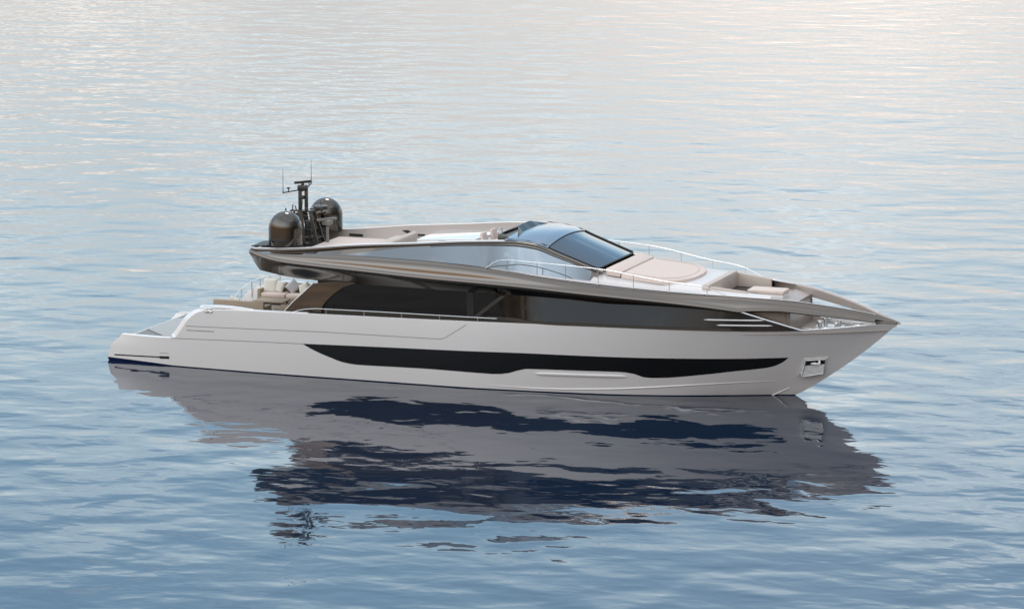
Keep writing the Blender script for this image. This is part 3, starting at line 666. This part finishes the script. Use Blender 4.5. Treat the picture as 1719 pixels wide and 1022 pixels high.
# U shaped lounge seating (backrests + seats)
mb = MB()
mb.prism([(23.26, -1.95, 3.5), (23.26, 1.75, 3.5), (23.26, 1.62, 4.12), (23.26, -1.85, 4.12)], (.26, 0, 0), .04)
mb.build('lounge_backrest', M['seat'], yacht)
for sd_ in (-1, 1):
    mb = MB(); zt = 4.06
    mb.prism([(23.45, sd_*1.78, 3.5), (24.85, sd_*1.60, 3.5), (24.85, sd_*1.60, zt-.15), (23.45, sd_*1.78, zt)], (0, -sd_*.16, 0), .04)
    mb.build('lounge_backrest', M['seat'], yacht)
mb = MB(); mb.prism([(23.5, -.3, 3.5), (24.3, -.4, 3.5), (24.3, -1.35, 3.5), (23.5, -1.5, 3.5)], (0, 0, .22), .05); mb.build('lounge_seat', M['cushion'], yacht)

# rails --------------------------------------------------------------------------------------------
def rail_group(sd_):
    RB = lambda x: (s_(x)-.25, SH_(x)+.0 if x < 24.7 else 3.8)
    heights = pchip([15.5, 16.0, 16.4, 19.7, 22.3, 23.2, 23.6, 24.35], [.0, .33, .40, .55, .34, .30, .24, .0])
    mb = MB(); mb.tube([(x, sd_*RB(x)[0], RB(x)[1]+heights(x)) for x in np.linspace(15.5, 24.35, 60)], .015, 8); tr = mb.build('deck_rail', M['chrome'], yacht)
    for x in (16.33, 17.45, 18.52, 19.72, 21.0, 22.28, 23.6):
        mb = MB(); y, z = RB(x); mb.tube([(x, sd_*y, z-.02), (x, sd_*y, z+heights(x))], .013, 6); mb.lathe((x, sd_*y, z-.005), [(.035, 0), (.03, .012), (.012, .02)], 10); mb.build('rail_post', M['chrome'], tr)
    RZ = pchip([7.95, 8.4, 9.0, 10.8, 16.0], [.02, .14, .20, .20, .15])
    mb = MB(); mb.tube([(x, sd_*(yX(x, zs_(x))-.06), zs_(x)+RZ(x)) for x in np.linspace(7.95, 16.0, 50)], .014, 8); tr = mb.build('side_rail', M['chrome'], yacht)
    for px in (547, 611, 674, 738, 802):
        x = aty(px, 530, -3.2)[0]; y = yX(x, zs_(x))-.06; mb = MB(); mb.tube([(x, sd_*y, zs_(x)-.02), (x, sd_*y, zs_(x)+RZ(x))], .012, 6); mb.build('rail_post', M['chrome'], tr)
for sd_ in (-1, 1): rail_group(sd_)
# stern rail on the port quarter, down along the steps
mb = MB(); P = [(3.05, 2.45, 1.75), (3.35, 2.5, 2.12), (3.75, 2.6, 2.42), (4.3, 2.75, 2.62), (4.85, 2.8, 2.72)]
mb.tube(P, .014, 8); st = mb.build('stern_rail', M['chrome'], yacht)
for i, (x, y, z) in enumerate([(3.35, 2.5, 2.12), (3.75, 2.6, 2.42), (4.07, 2.68, 2.53), (4.45, 2.76, 2.65), (4.85, 2.8, 2.72)]):
    mb = MB(); mb.tube([(x, y, z-.62), (x, y, z)], .016, 6); mb.build('rail_post', M['chrome'], st)

# domes and mast -------------------------------------------------------------------------------------
for sd_ in (-1, 1):
    mb = MB(); r = .63; prof = [(.58, .0), (.61, .01)]+[(r, .03), (r, .33), (r, .62)]+[(r*math.cos(q), .64+r*math.sin(q)*1.0) for q in np.linspace(0.05, math.pi/2-.02, 16)]
    mb.lathe((7.18, sd_*1.89, 4.67), prof, 48); dm = mb.build('radome', M['dome'], yacht, ang=50)
    mb = MB(); mb.lathe((7.18, sd_*1.89, 4.67), [(r+.004, .0), (r+.006, .01), (r+.006, .03), (r+.004, .04)], 48); mb.build('radome_base', M['black'], dm)
mb = MB()
mb.box((6.95, -.0, 6.08), (.12, .09, .85), .01); mb.box((7.2, 0, 6.08), (.12, .09, .85), .01)       # twin posts
mb.box((7.05, 0, 5.68), (.95, .28, .05), .01)
for sd_ in (-1, 1):
    mb.prism([(6.93, sd_*.18, 5.68), (7.12, sd_*.18, 5.68), (7.30, sd_*.3, 4.55), (7.1, sd_*.3, 4.55)], (0, sd_*.05, 0))
    mb.prism([(7.38, sd_*.16, 5.68), (7.48, sd_*.16, 5.68), (7.82, sd_*.3, 4.5), (7.68, sd_*.3, 4.5)], (0, sd_*.05, 0))
    mb.prism([(6.62, sd_*.12, 5.68), (6.68, sd_*.12, 5.68), (6.58, sd_*.2, 4.9), (6.50, sd_*.2, 4.9)], (0, sd_*.03, 0))
mb.box((7.33, 0, 5.14), (.28, .36, .44), .03); mb.box((7.5, 0, 4.72), (.5, .6, .05), .01); mb.box((7.6, 0, 4.50), (.7, .6, .04), .01)
mb.tube([(6.62, 0, 5.66), (6.66, 0, 5.9)], .02, 6); mb.tube([(6.8, 0, 5.66), (6.75, 0, 5.86)], .02, 6)
for z in (5.05, 5.35, 5.55): mb.tube([(6.98, -.22, z), (7.6, -.24, z-.05)], .015, 5); mb.tube([(6.98, .22, z), (7.6, .24, z-.05)], .015, 5)
mb.box((6.75, -.18, 5.5), (.16, .16, .12), .02); mb.box((6.72, .2, 5.5), (.14, .14, .12), .02); mb.box((7.07, -.1, 6.2), (.18, .1, .14), .02); mb.box((7.62, .05, 5.78), (.5, .3, .04), .01)
mb.tube([(7.07, -.12, 5.7), (7.1, -.13, 6.1), (7.05, -.12, 6.45)], .012, 5); mb.lathe((7.3, -.25, 5.70), [(.05, 0), (.06, .05), (.06, .12), (.03, .15)], 10)
mast = mb.build('mast', M['mast'], yacht)
mb = MB(); mb.box((7.06, 0, 6.55), (.34, .3, .2), .04); mb.lathe((7.06, 0, 6.62), [(.06, 0), (.05, .1)], 12); mb.build('radar_motor', M['mast'], mast)
mb = MB(); mb.box((7.06, 0, 6.76), (.10, .72, .10), .03, Matrix.Rotation(math.radians(-35), 3, 'Z')); mb.build('radar_scanner', M['mast'], mast)
mb = MB(); mb.tube([(6.83, -1.31, 6.52), (6.95, -.6, 6.50), (7.0, -.1, 6.48)], .025, 6); mb.tube([(6.85, 1.31, 6.55), (6.95, .6, 6.42), (7.0, .1, 6.40)], .025, 6)
for y in (-.95, .95): mb.lathe((6.9, y, 6.52), [(.02, 0), (.02, .10), (.07, .12), (.07, .15), (.01, .17)], 10)
mb.build('spreader', M['mast'], mast)
for y in (-1.31, 1.31):
    mb = MB(); mb.tube([(6.84, y, 6.50), (6.84, y, 6.70), (6.84, y, 7.42)], [.022, .012, .006], 6); mb.build('whip_antenna', M['mast'], mast)
mb = MB(); mb.lathe((7.72, .15, 5.72), [(.10, 0), (.26, .03), (.28, .10), (.26, .16), (.1, .19)], 20); mb.tube([(7.45, 0, 5.68), (7.72, .15, 5.72)], .03, 6); mb.tube([(7.72, .15, 5.9), (7.72, .15, 6.08)], .01, 5); mb.build('small_radar', M['mast'], mast)
mb = MB(); mb.lathe((6.36, 0, 5.44), [(.04, 0), (.13, .04), (.13, .09), (.05, .14), (.02, .3)], 14); mb.tube([(6.36, 0, 5.46), (6.62, 0, 5.46)], .025, 6); mb.build('horn', M['mast'], mast)
mb = MB(); mb.box((8.05, -.05, 5.42), (.14, .85, .09), .03, Matrix.Rotation(math.radians(-35), 3, 'Z')); mb.box((8.05, 0, 4.85), (.10, .10, 1.1), .02); mb.box((8.05, 0, 5.3), (.34, .34, .2), .04)
mb.build('lower_scanner', M['scan'], mast)

# fly bridge fittings ------------------------------------------------------------------------------
mb = MB(); mb.box((9.0, -.2, 4.42), (2.3, 3.4, .26), .08); t = mb.build('sun_pad', M['cushion']); tag(t, 'cream sun pad on the aft end of the upper deck beside the mast', 'sun pad')
mb = MB(); mb.box((10.65, -.1, 4.56), (.9, 3.0, .34), .08); mb.box((11.02, -.1, 4.76), (.22, 3.0, .34), .07, Matrix.Rotation(math.radians(15), 3, 'Y')); t = mb.build('bench', M['seat']); tag(t, 'low beige bench with sloping backrest across the middle of the upper deck', 'bench')
mb = MB(); mb.prism([(12.0, -.9, 4.95), (14.3, -.9, 5.08), (14.6, 1.6, 5.08), (12.0, 1.6, 4.95)], (0, 0, .06), .02)
t = mb.build('tabletop', M['white'], None); tt = empty('table', (12.9, .35, 4.6)); t.parent = tt; t.matrix_parent_inverse = Matrix.Translation((-12.9, -.35, -4.6)); tag(tt, 'long glossy white table in the middle of the upper deck', 'table')
for x in (12.5, 13.9):
    mb = MB(); mb.box((x, .35, 4.8), (.12, .5, .4), .02); l_ = mb.build('leg', M['chrome'], tt); l_.matrix_parent_inverse = Matrix.Translation((-12.9, -.35, -4.6))
mb = MB(); mb.box((15.55, 0, 5.12), (.6, 2.4, .52), .08); mb.box((15.3, 0, 5.38), (.3, 1.6, .05), .01, Matrix.Rotation(math.radians(-30), 3, 'Y')); hc = mb.build('helm_console', M['mast'], yacht)
mb = MB()
for k in range(16):
    a, b = 2*math.pi*k/16, 2*math.pi*(k+1)/16; mb.tube([(15.12, -.5+.2*math.cos(a), 5.33+.2*math.sin(a)), (15.12, -.5+.2*math.cos(b), 5.33+.2*math.sin(b))], .018, 6, False)
mb.tube([(15.12, -.7, 5.33), (15.12, -.3, 5.33)], .015, 6); mb.tube([(15.12, -.5, 5.33), (15.3, -.5, 5.30)], .02, 6); mb.build('steering_wheel', M['chrome'], hc)
for y, lb in ((-.55, 'cream helm chair nearest the near side of the upper deck'), (.45, 'cream helm chair on the far side of its neighbour at the upper helm')):
    hs = empty('helm_chair', (14.75, y, 4.72)); tag(hs, lb, 'helm chair', 'helm chairs on the upper deck')
    mb = MB(); mb.box((0, 0, .18), (.5, .5, .14), .05); mb.build('seat', M['cushion'], hs)
    mb = MB(); mb.box((-.24, 0, .42), (.12, .5, .42), .05, Matrix.Rotation(math.radians(-12), 3, 'Y')); mb.build('backrest', M['cushion'], hs)
    mb = MB(); mb.lathe((0, 0, -.1), [(.16, 0), (.05, .03), (.05, .22)], 14); mb.build('pedestal', M['chrome'], hs)

mb = MB(); a = aty(585, 392.5, 2.05); b = aty(607, 398, 2.05); mb.prism([(a[0], 2.12, a[1]), (b[0], 2.12, a[1]), (b[0], 2.12, b[1]), (a[0], 2.12, b[1])], (0, .06, 0)); mb.build('coaming_slot', M['black'], yacht)  # flat black panel standing in for a dark slot in the far coaming
mb = MB(); mb.prism([(x_, 2.02, z_) for x_, z_ in [aty(*q, 2.0) for q in ((674, 387), (684, 386.5), (694, 393), (712, 393.5), (712, 396.5), (690, 396.5))]], (0, .06, 0)); mb.build('stair_opening', M['black'], yacht)
# sun pad and lounge things on the foredeck ---------------------------------------------------------
sp = empty('foredeck_sun_pad', (21, 0, 4.2)); tag(sp, 'large cream sun pad with rounded front in front of the windscreen', 'sun pad')
def padz(x): return 4.40-.085*(x-19.8)
mb = MB(); rows = []
def pad_y(x): return 1.95 if x < 21.6 else 1.95*math.sqrt(max(0.0, 1-((x-21.6)/1.05)**2.6))
xs3 = list(np.linspace(20.28, 21.6, 10))+[21.6+1.05*math.sin(q) for q in np.linspace(.1, math.pi/2, 14)]
for x in xs3:
    y = max(pad_y(x), .01); zt = padz(x)
    rows.append([(x, -y, zt-.17), (x, -y-.0, zt-.05), (x, -y*.985, zt-.015)]+[(x, y*k/8*.96, zt+.012*(1-(k/8)**2)) for k in range(-8, 9)]+[(x, y*.985, zt-.015), (x, y, zt-.05), (x, y, zt-.17)])
mb.grid(rows); o = mb.build('cushion', M['cushion'], sp, loc=(-21, 0, -4.2), ang=60)
mb = MB(); mb.prism([(19.66, -1.9, 4.26), (20.24, -1.95, 4.22), (20.24, -1.95, 4.40), (19.66, -1.9, 4.52)], (0, 3.85, 0), .05); mb.build('headrest', M['cushion'], sp, loc=(-21, 0, -4.2))
mb = MB(); P = []
for q in np.linspace(-1, 1, 41):
    an = q*math.pi/2; x = 21.45+.95*math.cos(an)**.8; y = 1.72*math.sin(an); P.append((x, y, padz(x)+.012))
mb.tube([(20.35, -1.72, padz(20.35)+.01)]+P+[(20.35, 1.72, padz(20.35)+.01)], .012, 5); mb.build('piping', M['seat'], sp, loc=(-21, 0, -4.2))
ot = empty('ottoman', (25.2, -.1, 3.44)); tag(ot, 'long beige upholstered ottoman in the bow lounge in front of the floor hatch', 'ottoman')
mb = MB(); mb.box((0, 0, .12), (1.3, .75, .24), .03); mb.build('base', M['white'], ot)
mb = MB(); mb.box((0, 0, .31), (1.36, .82, .14), .05); mb.build('cushion', M['cushion'], ot)
# windlass gear
wl = empty('windlass', (27.55, -.15, 2.52), parent=yacht)
wl.name = 'windlass'
mb = MB()
for x, y, s in ((27.2, -.35, 1), (27.2, .35, 1), (27.75, -.2, .8), (27.75, .25, .8)):
    mb.lathe((x-27.55, y+.15, 0), [(.14*s, 0), (.15*s, .05*s), (.08*s, .09*s), (.07*s, .2*s), (.13*s, .26*s), (.12*s, .30*s), (.03, .32*s)], 18)
mb.box((-.1, .15, .05), (1.0, .9, .05), .02)
mb.build('capstan', M['chrome'], wl)
mb = MB()
for k in range(14):
    x = .25+.085*k; mb.tube([(x, .02+.03*(k % 2), .09), (x+.05, .10-.03*(k % 2), .10), (x+.09, .02+.03*(k % 2), .09)], .018, 6)
mb.tube([(.9, .0, .02), (1.15, .0, .15), (1.25, .02, .22)], .035, 8); mb.box((.95, .12, .12), (.35, .12, .12), .03)
mb.build('anchor_chain', M['chrome'], wl)
for x, y in ((27.0, -1.15), (28.3, -.62), (27.0, 1.15), (28.3, .62)):
    mb = MB(); mb.tube([(x-.12, y, 2.55), (x-.12, y, 2.66), (x-.2, y, 2.68)], .018, 6); mb.tube([(x+.12, y, 2.55), (x+.12, y, 2.66), (x+.2, y, 2.68)], .018, 6); mb.tube([(x-.14, y, 2.66), (x+.14, y, 2.66)], .02, 6); mb.build('cleat', M['chrome'], yacht)

# cockpit furniture -----------------------------------------------------------------------------------
def sofa(name, label, cx, cy, ln, dp, facing, zb=1.72, backh=.62, endback=None):
    o = empty(name, (cx, cy, zb), 0 if facing > 0 else math.pi); tag(o, label, 'sofa', 'woven sofas in the aft cockpit')
    mb = MB(); mb.box((0, 0, .16), (ln, dp, .22), .03); mb.build('base', M['wicker'], o)
    mb = MB(); mb.box((0, -dp/2+.07, .40), (ln, .14, backh-.08+.16), .03); mb.build('backrest', M['wicker'], o)
    for s in (-1, 1):
        mb = MB(); mb.box((s*(ln/2-.07), .02, .36), (.14, dp-.1, .42), .03); mb.build('armrest', M['wicker'], o)
    for s in (-1, 1):
        mb = MB(); mb.box((s*(ln/4-.04), .05, .34), (ln/2-.12, dp-.22, .16), .05); mb.build('seat_cushion', M['cushion'], o)
    return o
sofa('sofa', 'woven beige sofa nearest the white hull edge, its plain back to the viewer', 5.25, -1.55, 2.05, .8, 1)
sofa('sofa', 'woven beige sofa with pale pillows against the far side of the cockpit', 5.5, 2.15, 2.3, .85, -1)
def pillow(loc, rot, m, label, s=.46):
    mb = MB(); rows = []
    for i in range(13):
        u = -1+2*i/12; row = []
        for j in range(13):
            v_ = -1+2*j/12; row.append((u*s/2*(1-.06*(1-v_*v_)), v_*s/2*(1-.06*(1-u*u)), .10*((1-u**4)*(1-v_**4))**.5))
        rows.append(row)
    mb.grid(rows); mb.grid([[(a, b, -c) for a, b, c in r] for r in rows])
    o = mb.build('pillow', m, ang=70); o.location = loc; o.rotation_euler = rot; tag(o, label, 'pillow', 'loose pillows in the cockpit')
pillow((4.72, 2.2, 2.36), (math.radians(68), 0, math.radians(6)), M['ivory'], 'ivory pillow lying at the stern end of the far cockpit sofa', .6)
pillow((5.05, 2.25, 2.34), (math.radians(62), math.radians(8), math.radians(-8)), M['ivory'], 'second ivory pillow, overlapping the one at the stern end of the far sofa', .5)
pillow((5.62, 2.3, 2.36), (math.radians(66), math.radians(42), 0), M['greyc'], 'pale grey pillow standing on its corner in the middle of the far sofa', .48)
pillow((6.12, 2.2, 2.34), (math.radians(60), math.radians(-25), 0), M['ivory'], 'tilted ivory pillow at the saloon end of the far sofa', .46)
pillow((4.85, -1.35, 2.33), (math.radians(-60), math.radians(20), 0), M['ivory'], 'cream pillow peeping over the back of the near sofa', .42)
ct = empty('coffee_table', (5.6, .35, 1.72)); tag(ct, 'low dark coffee table between the two cockpit sofas', 'table')
mb = MB(); mb.box((0, 0, .42), (1.2, .7, .05), .02); mb.build('tabletop', M['wicker'], ct)
for a in (-1, 1):
    for b in (-1, 1): mb = MB(); mb.box((a*.5, b*.28, .2), (.06, .06, .4), .01); mb.build('leg', M['dark'], ct)
for k, (x, y) in enumerate(((6.75, -1.1), (7.15, .2))):
    ch = empty('armchair', (x, y, 1.72), math.pi/2); tag(ch, ['low woven armchair beside the end of the near sofa', 'low woven armchair standing in front of the saloon door'][k], 'armchair', 'woven armchairs in the cockpit')
    mb = MB(); mb.box((0, 0, .2), (.62, .6, .2), .03); mb.build('seat', M['wicker'], ch)
    mb = MB(); mb.box((0, -.27, .46), (.62, .08, .42), .03); mb.build('backrest', M['wicker'], ch)
    for a in (-1, 1):
        mb = MB(); mb.box((a*.29, 0, .40), (.06, .56, .22), .02); mb.build('armrest', M['wicker'], ch)
    mb = MB(); mb.box((0, .02, .34), (.5, .5, .1), .04); mb.build('seat_cushion', M['cushion'], ch)
